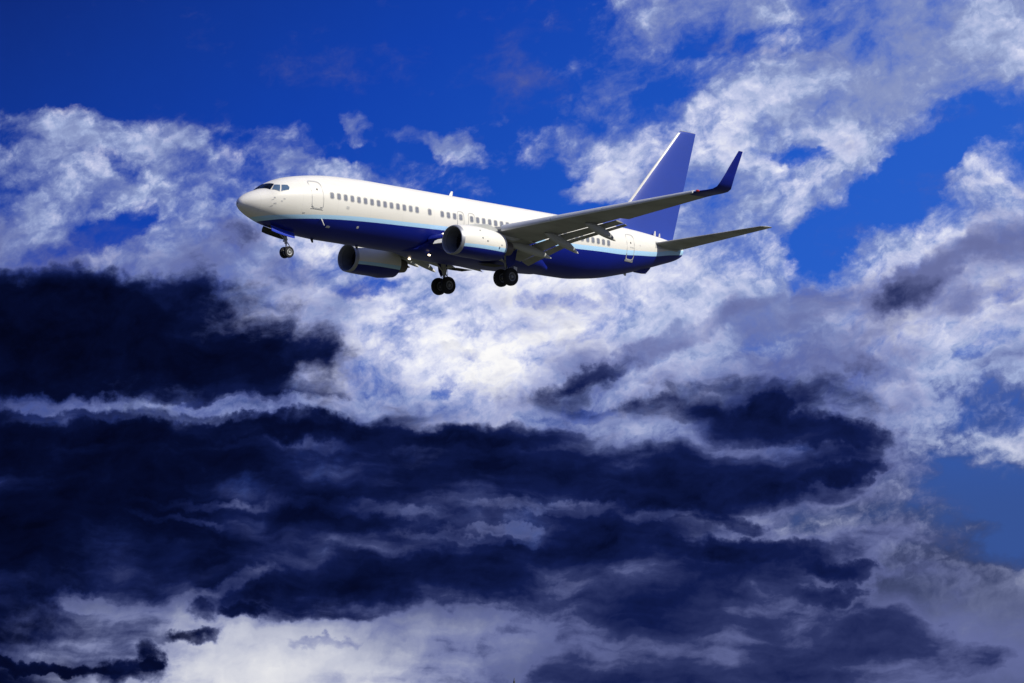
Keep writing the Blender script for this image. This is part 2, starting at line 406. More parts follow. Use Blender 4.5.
def box(bm, c, s, mat=0, rot=None, bev=0.0):
    mtx = Matrix.Translation(c) @ (rot.to_4x4() if rot else Matrix()) @ Matrix.Diagonal((*s, 1))
    r = bmesh.ops.create_cube(bm, size=1, matrix=mtx)
    fs = {f for v in r['verts'] for f in v.link_faces}
    for f in fs: f.material_index = mat
    if bev: bmesh.ops.bevel(bm, geom=list({e for f in fs for e in f.edges}), offset=bev, segments=2, affect='EDGES')

# ------------------------------------------------------------------ hull form
TOP = [(.28,-.70),(.34,-.52),(.5,-.33),(.75,-.14),(1.1,.05),(1.45,.2),(1.8,.34),(2.12,.6),(2.5,.84),(3,1.06),(3.6,1.25),(4.5,1.45),(5.5,1.62),(6.5,1.74),(8,1.83),(10,1.88),(27,1.88),(29,1.87),(31,1.84),(33,1.77),(35,1.64),(36.5,1.48),(37.5,1.32),(37.9,1.22),(38.02,1.12)]
BOT = [(.28,-.70),(.34,-.86),(.5,-1.0),(.75,-1.16),(1.1,-1.33),(1.55,-1.5),(2.2,-1.69),(3,-1.84),(4,-1.98),(5,-2.07),(6.5,-2.13),(25.5,-2.13),(27,-2.12),(28.5,-1.98),(30,-1.77),(32,-1.33),(34,-.8),(36,-.2),(37.3,.22),(37.8,.48),(38.02,.7)]
WID = [(.28,0),(.34,.2),(.5,.4),(.75,.62),(1.1,.85),(1.55,1.07),(2.2,1.34),(3,1.54),(4,1.71),(5,1.81),(6,1.86),(7,1.88),(25,1.88),(27,1.85),(29,1.74),(31,1.55),(33,1.3),(35,.98),(36.5,.68),(37.5,.45),(37.9,.3),(38.02,.12)]
MID = [(.28,-.70),(1,-.55),(3,-.2),(6,0),(25,0),(28,.05),(32,.3),(36,.72),(38.02,.92)]
def prep(T):
    X = [a for a, _ in T]; Y = [b for _, b in T]; h = [X[i+1]-X[i] for i in range(len(X)-1)]; d = [(Y[i+1]-Y[i])/h[i] for i in range(len(h))]
    m = [d[0]]
    for i in range(1, len(X)-1):
        if d[i-1]*d[i] > 0:
            w1 = 2*h[i]+h[i-1]; w2 = h[i]+2*h[i-1]; m.append((w1+w2)/(w1/d[i-1]+w2/d[i]))
        else: m.append(0.0)
    m.append(d[-1]); return X, Y, h, m
CUR = {k: prep(v) for k, v in dict(T=TOP, B=BOT, W=WID, M=MID).items()}
def I(k, x):
    X, Y, h, m = CUR[k]; x = min(max(x, X[0]), X[-1]); i = 0
    while i < len(h)-1 and x > X[i+1]: i += 1
    s = (x-X[i])/h[i]
    return (1+2*s)*(1-s)**2*Y[i]+s*(1-s)**2*h[i]*m[i]+s*s*(3-2*s)*Y[i+1]+s*s*(s-1)*h[i]*m[i+1]
def hull(x, th):
    """th degrees: 0 level to port, 90 up, -90 down"""
    t = R(th); c, s = math.cos(t), math.sin(t); M = I('M', x)
    return P(x, I('W', x)*c, M+((I('T', x)-M)*s if s > 0 else (M-I('B', x))*s))
def hull_n(x, th):
    a = hull(x+.02, th)-hull(x-.02, th); b = hull(x, th+.5)-hull(x, th-.5)
    n = b.cross(a).normalized()
    t = R(th); ref = P(0, math.cos(t), math.sin(t))
    return n if n.dot(ref) > 0 else -n
def th_of_z(x, z):
    M = I('M', x); h = (I('T', x)-M) if z > M else (M-I('B', x))
    return math.degrees(math.asin(max(-1, min(1, (z-M)/h))))
def skin(x, z, off, port=1):
    th = th_of_z(x, z); p = hull(x, th)+hull_n(x, th)*off
    return p if port == 1 else Vector((p.x, -p.y, p.z))
def skin_th(x, th, off): return hull(x, th)+hull_n(x, th)*off
def patch(bm, poly, off, mat=0, steps=5, fn=skin, inner=0.0):
    """poly in (x, z) laid on the hull; concentric rings so it follows the curve"""
    cx = sum(p[0] for p in poly)/len(poly); cz = sum(p[1] for p in poly)/len(poly)
    rings = []
    ks = [1-(1-inner)*i/steps for i in range(steps+1)]
    for k in ks:
        k = max(k, .001); rings.append([fn(cx+(p[0]-cx)*k, cz+(p[1]-cz)*k, off) for p in poly])
    # skirt down to the skin
    rings.insert(0, [fn(p[0], p[1], -.004) for p in poly])
    vs = [[bm.verts.new(p) for p in r] for r in rings]; n = len(poly)
    for a, b in zip(vs, vs[1:]):
        for i in range(n):
            j = (i+1) % n; f = bm.faces.new((a[i], a[j], b[j], b[i])); f.material_index = mat
def rrect(cx, cz, w, h, r, n=4, slant=0.0):
    out = []
    for (sx, sz, a0) in ((1, 1, 0), (-1, 1, 90), (-1, -1, 180), (1, -1, 270)):
        for k in range(n+1):
            a = R(a0+90*k/n); z = sz*(h/2-r)+r*math.sin(a)
            out.append((cx+sx*(w/2-r)+r*math.cos(a)+slant*z, cz+z))
    return out
def densify(poly, m=4):
    out = []
    for a, b in zip(poly, poly[1:]+poly[:1]):
        out += [(a[0]+(b[0]-a[0])*k/m, a[1]+(b[1]-a[1])*k/m) for k in range(m)]
    return out

# fuselage
bm = bmesh.new()
xs = [.281+.02*i*i*.45 for i in range(1, 14)]
x = xs[-1]
while x < 8: x += .16; xs.append(x)
while x < 25: x += .5; xs.append(x)
while x < 37.2: x += .25; xs.append(x)
xs += [37.4, 37.6, 37.74, 37.79]
xs = [.283, .29, .30] + xs
NS = 96
loft(bm, [[hull(x, 360*k/NS-90) for k in range(NS)] for x in xs])
fus = finish('fuselage', bm, fus_m, root, 40)

# wing-body fairing under the belly
bm = bmesh.new(); rings = []
for (x, w, zb, zt) in [(12.6, .5, -2.10, -2.0), (13.4, 1.05, -2.15, -1.85), (14.0, 1.72, -2.2, -1.35), (15.2, 1.98, -2.28, -1.0), (17, 2.03, -2.3, -.95), (19, 2.02, -2.3, -.95), (21, 2.0, -2.28, -1.0), (22.4, 1.85, -2.22, -1.3), (23.6, 1.5, -2.17, -1.5), (24.4, 1.1, -2.13, -1.8)]:
    r = []
    for k in range(33):
        t = math.pi*k/32; c, s = math.cos(t), math.sin(t)
        r.append(P(x, w*math.copysign(abs(c)**.75, c), zt-(zt-zb)*abs(s)**.75))
    rings.append(r+[P(x, -w*.6, zt+.1), P(x, w*.6, zt+.1)])
loft(bm, rings); finish('belly_fairing', bm, navy, root)

# cabin windows
wx = [5.88+.5145*k for k in list(range(14))+[15, 17, 18, 19, 20]] + [17.08+.5085*k for k in range(25)]
for x in wx:
    bm = bmesh.new(); zc = .285
    patch(bm, rrect(x, zc, .33, .43, .11), .006, 0, 2, inner=.8)
    patch(bm, rrect(x, zc, .235, .33, .075), .009, 1, 3)
    finish('cabin_window', bm, [frame_m, cabin_glass], root, 30)
# cockpit windows (outlines in x, angle around the hull)
def cock(name, poly, mat, parent=root):
    bm = bmesh.new(); poly = densify(poly, 5)
    cx = sum(p[0] for p in poly)/len(poly); cz = sum(p[1] for p in poly)/len(poly)
    big = [(cx+(p[0]-cx)*1.07, cz+(p[1]-cz)*1.07) for p in poly]
    patch(bm, big, .018, 0, 2, skin_th, inner=.85); patch(bm, poly, .024, 1, 6, skin_th)
    return finish(name, bm, [black_m if mat is cockpit_dark else bare_m, mat], parent, 40)
WS = [(1.78, 89), (2.20, 89), (2.35, 60), (1.97, 46)]
o = cock('windshield_pane', WS, cockpit_dark); o['label'] = 'dark forward windshield pane on the near side'
o = cock('windshield_pane', [(a, 180-b) for a, b in WS][::-1], cockpit_dark); o['label'] = 'dark forward windshield pane on the far side'
S1 = [(2.04, 41), (2.33, 54.5), (2.57, 45.5), (2.36, 24)]; S2 = [(2.45, 22.5), (2.67, 43.5), (2.97, 38.5), (3.02, 30), (2.94, 22.5)]
cock('cockpit_side_window', S1, cockpit_side); cock('cockpit_side_window', S2, cockpit_side)

# doors: outline seam standing a hair proud, leaf inside it
def door(name, cx, cz, w, h, r, slant=0, handle=True, seam=.035):
    bm = bmesh.new(); poly = densify(rrect(cx, cz, w, h, r, 3, slant), 3)
    patch(bm, poly, .016, 0, 1, inner=1-seam*2/w)
    d = finish(name, bm, [seam_m], root, 40)
    return d
d1 = door('passenger_door', 4.83, .22, .86, 1.72, .22, -.05)
bm = bmesh.new(); patch(bm, rrect(4.83, .52, .10, .12, .04), .01, 0, 2); finish('door_window', bm, black_m, d1)
for hx in (4.5, 5.13):
    bm = bmesh.new(); patch(bm, rrect(hx, -.52, .12, .05, .02), .022, 0, 2); finish('door_hinge', bm, bare_m, d1)
bm = bmesh.new(); patch(bm, rrect(4.83, -.655, .9, .045, .02), .01, 0, 3); finish('door_sill', bm, bare_m, d1)
d2 = door('passenger_door', 31.58, .34, .80, 1.75, .2, .03)
d2['label'] = 'rear passenger door with white lower edge over the navy paint'
bm = bmesh.new()
patch(bm, rrect(31.58, -.58, .92, .10, .03), .016, 0, 3); patch(bm, rrect(31.20, -.35, .07, .44, .03), .016, 0, 3); patch(bm, rrect(31.97, -.35, .07, .44, .03), .016, 0, 3)
finish('door_sill', bm, bare_m, d2)
bm = bmesh.new(); patch(bm, rrect(31.6, .6, .10, .13, .04), .01, 0, 2); finish('door_window', bm, black_m, d2)
bm = bmesh.new()
for k in range(4): patch(bm, rrect(31.55+.12*k, .30, .08, .07, .01), .008, 0, 1)
finish('door_placard', bm, seam_m, d2)
for cx in (16.16, 17.08): door('overwing_exit', cx, .17, .56, 1.02, .2, seam=.028)
# small service panels, ports and probes on the near side
def skin_panel(name, x, z, w, h, m, r=.02, off=.006):
    bm = bmesh.new(); patch(bm, rrect(x, z, w, h, r), off, 0, 2); return finish(name, bm, m, root)
for (x, z) in ((2.02, -.28), (2.08, -.62), (2.45, -.45), (2.6, -.30)): skin_panel('static_port', x, z, .12, .09, seam_m)
skin_panel('service_panel', 4.0, -.95, .18, .10, seam_m)
skin_panel('service_panel', 7.1, -.30, .22, .18, seam_m)
skin_panel('service_panel', 6.05, -1.52, .28, .10, bare_m)
skin_panel('service_panel', 8.2, -1.30, .16, .12, seam_m)
skin_panel('service_panel', 22.0, -1.2, .3, .2, seam_m)
skin_panel('service_panel', 32.6, .55, .1, .08, seam_m)
for z in (-.3, -.62):
    bm = bmesh.new(); p = skin(2.0, z, 0); q = p+P(0, .07, -.01); tube(bm, [p, q, q+Vector((-.10, 0, 0))], [.014, .012, .008], 6)
    finish('pitot_probe', bm, bare_m, root)
# drain mast, aerials
def blade(name, x, z, h, c, m, lean=.35, parent=root, down=False, y=0.0):
    bm = bmesh.new(); s = -1 if down else 1
    rings = [[P(x+lean*k*h+dx*c*(1-.45*k), y+dy*.05*(1-.5*k), z+s*h*k) for dx, dy in ((-.5, 0), (-.2, 1), (.15, .9), (.5, 0), (.15, -.9), (-.2, -1))] for k in (-.15, .3, .7, 1)]
    loft(bm, rings); return finish(name, bm, m, parent)
blade('aerial', 16.95, 1.87, .34, .30, white); blade('aerial', 5.9, -2.1, .24, .26, dark_m, down=True); blade('aerial', 9.4, -2.13, .2, .24, dark_m, down=True)
blade('drain_mast', 32.55, -1.16, .16, .34, white, down=True)
bm = bmesh.new(); p = skin(5.35, -1.15, 0); tube(bm, [p, p+P(-.02, .1, -.12), p+P(.1, .16, -.40)], [.035, .035, .02], 8); finish('drain_mast', bm, white, root)
# tail skid
bm = bmesh.new(); loft(bm, [[P(33.5, a, -.9) for a in (-.14, .14)]+[P(33.5, .1, -.98), P(33.5, -.1, -.98)], [P(34.2, a, -.72) for a in (-.12, .12)]+[P(34.2, .09, -1.0), P(34.2, -.09, -1.0)], [P(34.55, a, -.60) for a in (-.1, .1)]+[P(34.5, .07, -.98), P(34.5, -.07, -.98)], [P(34.95, a, -.50) for a in (-.08, .08)]+[P(34.9, .06, -.62), P(34.9, -.06, -.62)]])
finish('tail_skid', bm, navy, root)
# APU exhaust
bm = bmesh.new(); lathe(bm, P(37.72, 0, .86), [(0, .17), (.13, .16), (.13, .12), (-.3, .11)], n=20, squash=lambda a, p, q: (p*.65, q), cap1=True); finish('exhaust_pipe', bm, dark_m, root)

# ------------------------------------------------------------------ lifting surfaces
def foil(n=14, t=.12, camber=.015, blunt=None):
    """unit chord section, upper from trailing edge to nose, then lower; blunt cuts the aft part off"""
    xs_ = [.5*(1-math.cos(math.pi*k/n)) for k in range(n+1)]; e = blunt or 1.0
    def yt(x): return 5*t*(.2969*math.sqrt(x)-.126*x-.3516*x*x+.2843*x**3-.1015*x**4) + .0012*x
    def yc(x): return camber*4*x*(1-x)
    up = [(x*e, yc(x*e)+yt(x*e)) for x in xs_[::-1]]; lo = [(x*e, yc(x*e)-yt(x*e)) for x in xs_[1:]]
    return up+lo
def section(le, chord, prof, twist=0.0, cant=0.0, s=1):
    """le = (x, yport, z); s=-1 mirrors to starboard"""
    out = []; ct, st = math.cos(R(twist)), math.sin(R(twist)); cc, sc = math.cos(R(cant)), math.sin(R(cant))
    for (a, b) in prof:
        X = a*chord*ct+b*chord*st; Z = -a*chord*st+b*chord*ct
        out.append(P(le[0]+X, s*(le[1]-Z*sc), le[2]+Z*cc))
    return out
def LEx(y): return 22.6+.525*(y-17.1) if y >= 5.2 else 16.35-(5.2-y)*.77
def TEx(y): return 21.0+.1*(y-1.88)/3.92 if y < 5.8 else 21.1+(y-5.8)*.243
def LEz(y): return -1.33+.175*(y-1.88)
def tw(y): return 2.6-2.0*(y-1.88)/15
def tc(y): return .145-.045*(y-1.88)/15
def wing_sec(y, s, f0=0.0, f1=1.0, drop=0.0, aft=0.0, defl=0.0, t=None, n=12):
    """a piece of the wing section between chord fractions f0 and f1 with its own droop"""
    c = TEx(y)-LEx(y); t_ = R(tw(y))
    ch = (f1-f0)*c
    ox = LEx(y)+f0*c*math.cos(t_)+aft; oz = LEz(y)-f0*c*math.sin(t_)-drop
    return section((ox, y, oz), ch, foil(n, t if t else tc(y)), tw(y)+defl, 0, s)

def make_wing(s):
    # main box: full chord outboard of the flaps, cut back along them
    ys = [1.7, 2.1, 2.6, 3, 4, 5.2, 6.4, 8, 9.5, 10.35]
    bm = bmesh.new(); rings = []
    for y in ys:
        c = TEx(y)-LEx(y); pr = foil(14, tc(y), .015, .76 if y > 1.5 else .76)
        rings.append(section((LEx(y), y, LEz(y)), c, pr, tw(y), 0, s))
    loft(bm, rings)
    rings = []
    for y in [10.36, 11.5, 13, 14.5, 15.6]:
        rings.append(section((LEx(y), y, LEz(y)), TEx(y)-LEx(y), foil(14, tc(y)), tw(y), 0, s))
    loft(bm, rings)
    # fixed panel above the flaps
    rings = []
    for y in ys[1:]:
        c = TEx(y)-LEx(y); t_ = R(tw(y)); z = LEz(y)-.76*c*math.sin(t_)
        rings.append([P(LEx(y)+.70*c, s*y, z+.055*c*.9), P(LEx(y)+.835*c, s*y, z+.026*c), P(LEx(y)+.835*c, s*y, z+.018*c), P(LEx(y)+.70*c, s*y, z+.02)])
    loft(bm, rings)
    for f in bm.faces:
        cc = f.calc_center_median()
        if abs(cc.y) < 2.45 and cc.x < 16.5: f.material_index = 1
    wing = finish('wing', bm, [wing_m, navy], root)
    # flaps
    def flap(y0, y1, n, f0, f1, drop, aft, defl, name='flap', m=wing_m):
        bm = bmesh.new(); loft(bm, [wing_sec(y0+(y1-y0)*k/n, s, f0, f1, drop, aft, defl, .13) for k in range(n+1)]); return finish(name, bm, m, wing)
    flap(2.1, 5.45, 4, .80, 1.0, .085, .10, 9); flap(2.1, 5.45, 4, 1.0, 1.09, .25, .19, 22)
    flap(5.5, 9.95, 6, .79, 1.0, .06, .085, 7); flap(5.5, 9.95, 6, 1.0, 1.08, .17, .17, 18)
    # slats, set forward and down with a gap behind them
    def slat(y0, y1, n=3):
        bm = bmesh.new(); rings = []
        for k in range(n+1):
            y = y0+(y1-y0)*k/n; c = TEx(y)-LEx(y); w = .26+.034*c; h = .055*c+.07
            pts = [(0, 0), (.04, .45), (.15, .8), (.4, 1.05), (.75, 1.2), (1.0, 1.25), (.97, 1.15), (.7, .95), (.42, .55), (.30, .0), (.26, -.5), (.20, -.6), (.08, -.45), (.01, -.2)]
            rings.append([P(LEx(y)-.30+a*w, s*y, LEz(y)-.07+b*h*.75) for a, b in pts])
        loft(bm, rings); return finish('slat', bm, slat_m, wing)
    for a, b in ((5.45, 8.2), (8.23, 11.0), (11.03, 13.7), (13.73, 16.0)): slat(a, b)
    # folding nose flap inboard of the engine
    bm = bmesh.new()
    for (ya, yb) in ((2.2, 3.0),):
        loft(bm, [[P(LEx(y)-.02, s*y, LEz(y)-.10), P(LEx(y)-.28, s*y, LEz(y)-.22), P(LEx(y)-.42, s*y, LEz(y)-.42), P(LEx(y)-.36, s*y, LEz(y)-.44), P(LEx(y)-.2, s*y, LEz(y)-.30), P(LEx(y)+.02, s*y, LEz(y)-.18)] for y in (ya, yb)])
    finish('nose_flap', bm, white, wing, 20)
    # flap track fairings
    for (y, xt, zt) in ((4.27, 21.65, -1.82), (6.53, 21.75, -1.72), (9.0, 22.5, -1.08)):
        c = TEx(y)-LEx(y); x0 = LEx(y)+.42*c; z0 = LEz(y)-.07*c
        bm = bmesh.new(); rings = []; Lx = xt-x0
        prof = [(0, .02, .02, 0), (.08, .12, .13, .05), (.25, .19, .25, .18), (.45, .21, .28, .34), (.60, .21, .27, .48), (.74, .19, .22, .64), (.86, .13, .15, .80), (.87, .125, .145, .815), (.95, .07, .08, .93), (1.0, .012, .012, 1.0)]
        for (f, w, h, g) in prof:
            cz = z0+(zt-z0)*g-.02
            rings.append([P(x0+Lx*f, s*y+w*math.cos(2*math.pi*k/16), cz+h*math.sin(2*math.pi*k/16)) for k in range(16)])
        loft(bm, rings[:7], 0); loft(bm, rings[6:], 1, cap0=False)
        finish('flap_track_fairing', bm, [fair_m, tip_m], wing)
    # aileron: a hinge gap shown by a shallow proud leaf
    bm = bmesh.new(); rings = []
    for y in (12.3, 13.5, 15.3):
        rings.append(wing_sec(y, s, .74, 1.004, -.003, .004, 0, .105))
    loft(bm, rings); finish('aileron', bm, fair_m, wing)
    # winglet, blended up from the tip
    bm = bmesh.new()
    S_ = [((21.81, 15.6, 1.07), 1.66, 0), ((22.08, 16.1, 1.15), 1.56, 4), ((22.28, 16.6, 1.19), 1.45, 14), ((22.42, 17.0, 1.24), 1.34, 30), ((22.48, 17.3, 1.36), 1.22, 50), ((22.55, 17.50, 1.62), 1.05, 68), ((22.78, 17.62, 2.05), .87, 76), ((23.08, 17.73, 2.6), .70, 79), ((23.42, 17.86, 3.2), .50, 79), ((23.64, 17.94, 3.58), .36, 79)]
    loft(bm, [section(le, c, foil(12, .10, 0), .8, cant, s) for le, c, cant in S_])
    wl = finish('winglet', bm, navy, wing)
    bm = bmesh.new(); bmesh.ops.create_uvsphere(bm, u_segments=10, v_segments=6, radius=.09, matrix=Matrix.Translation(P(22.05, s*16.15, 1.16)) @ Matrix.Diagonal((1.6, 1.2, .8, 1)))
    finish('navigation_lamp', bm, red_m, wl)
    # root lamp housing where the leading edge meets the body
    bm = bmesh.new(); lathe(bm, P(14.35, s*2.25, -1.08), [(0, .05), (-.02, .10), (.02, .13), (.15, .13)], n=14, cap0=True, cap1=True); finish('landing_light', bm, lamp_m if s == 1 else bare_m, wing)
    return wing
w1 = make_wing(1); w2 = make_wing(-1)
w1['label'] = 'near side wing reaching up to the right'; w2['label'] = 'far side wing hidden mostly behind the fuselage'

# belly landing lights, both lit
for yy, xx in ((1.3, 14.1), (-.85, 14.4)):
    bm = bmesh.new(); lathe(bm, P(xx, yy, -2.24), [(-.05, .015), (-.04, .04), (.0, .055), (.10, .055)], n=16, cap0=True, cap1=True)
    bm2 = finish('landing_light', bm, lamp_m, root); bm2['label'] = 'small round landing light glowing warm under the belly'
    bm = bmesh.new(); tube(bm, [P(xx+.06, yy, -2.24), P(xx+.18, yy, -2.12)], [.05, .06], 8); finish('light_arm', bm, dark_m, bm2)

# tail
bm = bmesh.new()
FIN = [(30.9, 1.4, 6.5, .07), (31.6, 2.2, 6.0, .085), (32.57, 3.35, None, .09), (34.4, 5.42, None, .09), (36.2, 7.46, None, .085), (37.45, 8.90, None, .08), (37.62, 9.03, None, .07), (37.78, 9.10, None, .05)]
def teX(z): return 37.12+(z-1.6)*.279
rings = []
for (xl, z, c, t) in FIN:
    c_ = teX(z)-xl; pr = foil(14, t*1.1, 0)
    rings.append([Vector((xl+a*c_, b*c_, z)) for a, b in pr])
loft(bm, rings); fin = finish('tail_fin', bm, fin_m, root)
# dorsal fillet
bm = bmesh.new()
loft(bm, [[P(x, w, 1.75), P(x, w*.5, (1.75+z)/2), P(x, w*.12, z), P(x, -w*.12, z), P(x, -w*.5, (1.75+z)/2), P(x, -w, 1.75)] for x, w, z in ((28.3, .02, 1.84), (29.5, .1, 2.06), (31, .18, 2.42), (32.2, .24, 2.92), (32.9, .26, 3.2))])
finish('dorsal_fillet', bm, fin_m, fin)
bm = bmesh.new()
for (a, b) in ((0, .99),):
    rings = []
    for k in range(7):
        z = 2.95+(8.95-2.95)*k/6; xl = 32.57+(z-3.35)*(37.5-32.57)/(8.95-3.35)
        c_ = teX(z)-xl; hw = lambda d: 5*.094*(.2969*math.sqrt(d/c_)-.126*d/c_)*c_+.012
        rings.append([Vector((xl+dx, dy, z)) for dx, dy in ((-.02, 0), (.0, .03), (.03, hw(.03)), (.13, hw(.13)), (.13, .01), (.13, -.01), (.13, -hw(.13)), (.03, -hw(.03)), (0, -.03))])
    loft(bm, rings)
finish('leading_edge_strip', bm, white, fin)
# rudder leaf: proud by 2 mm with a dark hinge line ahead of it
bm = bmesh.new(); rings = []
for k in range(6):
    z = 1.85+(8.75-1.85)*k/5; te = teX(z); w = 1.75-.95*k/5
    hw = .055*(1+.9*(1-k/5)); rings.append([Vector((te-w, hw*.93+.004, z)), Vector((te+.006, .006, z)), Vector((te+.006, -.006, z)), Vector((te-w, -hw*.93-.004, z))])
loft(bm, rings); finish('rudder', bm, fin_m, fin, 20)
bm = bmesh.new(); loft(bm, [[P(37.6+a, b, z) for a, b in ((0, .02), (.4, .05), (1.5, .012), (1.5, -.012), (.4, -.05))] for z in (9.09, 9.13)]); finish('fin_cap', bm, bare_m, fin)
def stab(s):
    bm = bmesh.new(); rings = []
    for k in range(7):
        f = k/6; y = .5+(7.0-.5)*f
        le = (34.1+(37.95-34.1)*f, y, .86+(1.93-.86)*f); te = 37.45+(39.0-37.45)*f
        rings.append(section(le, te-le[0], foil(12, .105, -.008), -1, 0, s))
    rings.append(section((38.2, 7.14, 1.95), .75, foil(12, .07, 0), -1, 0, s)); rings.append(section((38.42, 7.19, 1.96), .5, foil(12, .04, 0), -1, 0, s))
    loft(bm, rings); o = finish('tailplane', bm, wing_m, root)
    bm = bmesh.new(); loft(bm, [section((38.05, 6.98, 1.925), .98, foil(12, .115, -.008), -1, 0, s), section((38.22, 7.16, 1.955), .76, foil(12, .08, 0), -1, 0, s), section((38.4, 7.22, 1.965), .5, foil(12, .04, 0), -1, 0, s)]); finish('tip_cap', bm, tip_m, o)
    bm = bmesh.new(); rings = []
    for k in range(5):
        f = k/4; y = .9+(6.8-.9)*f; g = (y-.5)/6.5; lx = 34.1+3.85*g; tx = 37.45+1.55*g; c = tx-lx
        rings.append(section((lx+.70*c, y, .86+1.07*g+.012*c), .305*c, foil(8, .13, 0), -1.5, 0, s))
    loft(bm, rings); finish('elevator', bm, fair_m, o)
    # sealed cut-out plate where the tailplane swivels
    bm = bmesh.new(); poly = [(34.3, .62), (34.4, 1.1), (37.0, 1.22), (37.4, .95), (36.9, .72)]
    patch(bm, densify(poly, 4), .005, 0, 3, lambda x, z, o_: skin(x, z, o_, s)); finish('swivel_plate', bm, fair_m, o)
    return o
t1 = stab(1); t2 = stab(-1)
t1['label'] = 'near side tailplane reaching out to the right'; t2['label'] = 'far side tailplane behind the tail cone'
blade('aerial', 35.0, 1.62, .28, .2, white, lean=.1, y=.35); blade('aerial', 35.5, 1.58, .22, .16, white, lean=.1, y=.3)

# ------------------------------------------------------------------ engines
def make_engine(s, zc):
    c = P(0, s*4.83, zc); nm = 'engine_cowl'
    em = livery('cowl_livery', [(0, -.48), (12.5, -.27), (16.6, -.17), (38, 0)], [(0, -.72), (12.5, -.45), (16.6, -.41), (38, -.3)], zshift=zc, weather=False)
    flat = lambda a, p, q: (p*1.04, q if q > -.80 else -.80+(q+.80)*.55) if a < 15.2 else (p*1.02, q)
    bm = bmesh.new()
    out = [(12.98, 0.922), (13.15, 0.955), (13.5, 0.994), (14.1, 1.023), (14.8, 1.013), (15.4, 0.975), (15.9, 0.922), (16.35, 0.854), (16.55, 0.820), (16.54, 0.801), (16.2, 0.791), (15.6, 0.772)]
    lathe(bm, c, out, n=48, squash=flat)
    cowl = finish('engine_cowl', bm, em, root)
    bm = bmesh.new(); lathe(bm, c, [(12.98, 0.928), (12.86, 0.902), (12.78, 0.868), (12.76, 0.835), (12.78, 0.806), (12.86, 0.782), (12.98, 0.762)], n=48, squash=flat); finish('inlet_lip', bm, lip_m, cowl)
    bm = bmesh.new(); lathe(bm, c, [(12.98, 0.767), (13.3, 0.748), (13.7, 0.758), (14.2, 0.762)], n=48); finish('inlet_duct', bm, duct_m, cowl)
    bm = bmesh.new()
    for k in range(24):
        a = 2*math.pi*k/24; rings = []
        for (r, ch, tws) in ((.18, .16, 30), (.45, .2, 50), (.77, .22, 64)):
            rad = Vector((0, math.cos(a), math.sin(a))); tan = Vector((0, -math.sin(a), math.cos(a))); dd = Vector((math.cos(R(tws)), 0, 0))+tan*math.sin(R(tws))
            nn_ = dd.cross(rad).normalized()*.008; m0 = c+Vector((13.85, 0, 0))+rad*r
            rings.append([m0-dd*ch/2, m0+nn_, m0+dd*ch/2, m0-nn_])
        loft(bm, rings)
    lathe(bm, c, [(14.05, .79), (14.06, .02)], n=32, mat=1, cap1=True)
    finish('fan', bm, [blade_m, dark_m], cowl, 20)
    bm = bmesh.new(); lathe(bm, c, [(13.45, .005), (13.5, .06), (13.6, .12), (13.75, .18), (13.9, .2)], n=24, cap0=True); finish('spinner', bm, dark_m, cowl)
    bm = bmesh.new(); lathe(bm, c, [(15.6, .60), (16.3, .57), (17.0, .48), (17.5, .40), (17.5, .37), (17.1, .36)], n=36)
    lathe(bm, c, [(15.7, .81), (15.72, .5)], n=36, mat=1)
    lathe(bm, c, [(17.1, .37), (17.12, .22), (17.5, .17), (18.0, .03)], n=24, mat=1, cap1=True); finish('exhaust_nozzle', bm, [paint('hot_metal', (.17, .15, .13), .5, metal=.6), dark_m], cowl)
    bm = bmesh.new(); rings = []
    for (x, zt, zb, w) in ((13.9, zc+1.05, zc+.95, .04), (14.6, zc+1.16, zc+.95, .16), (15.6, zc+1.28, zc+.9, .22), (16.6, LEz(4.83)+.02, zc+.6, .24), (17.6, LEz(4.83)-.15, zc+.45, .22), (18.8, LEz(4.83)-.2, zc+.75, .12), (19.6, LEz(4.83)-.25, LEz(4.83)-.4, .04)):
        rings.append([P(x, s*4.83+a*w, z) for a, z in ((-1, zb+.05), (-1, zt-.05), (-.5, zt), (.5, zt), (1, zt-.05), (1, zb+.05), (.5, zb), (-.5, zb))])
    loft(bm, rings); finish('pylon', bm, fair_m, cowl)
    for (x, a) in ((14.35, 12), (14.75, 4), (15.9, -4), (14.3, 40)):
        bm = bmesh.new(); t = R(a); r0 = 1.03; p = c+Vector((x, -s*math.cos(t)*r0*1.04, math.sin(t)*r0)); box(bm, p, (.10, .05, .09), bev=.01)
        finish('cowl_latch', bm, seam_m, cowl)
    return cowl
e1 = make_engine(1, -1.80); e2 = make_engine(-1, -2.0)
e1['label'] = 'near side white and navy engine cowl'; e2['label'] = 'far side engine cowl in shade below the fuselage'

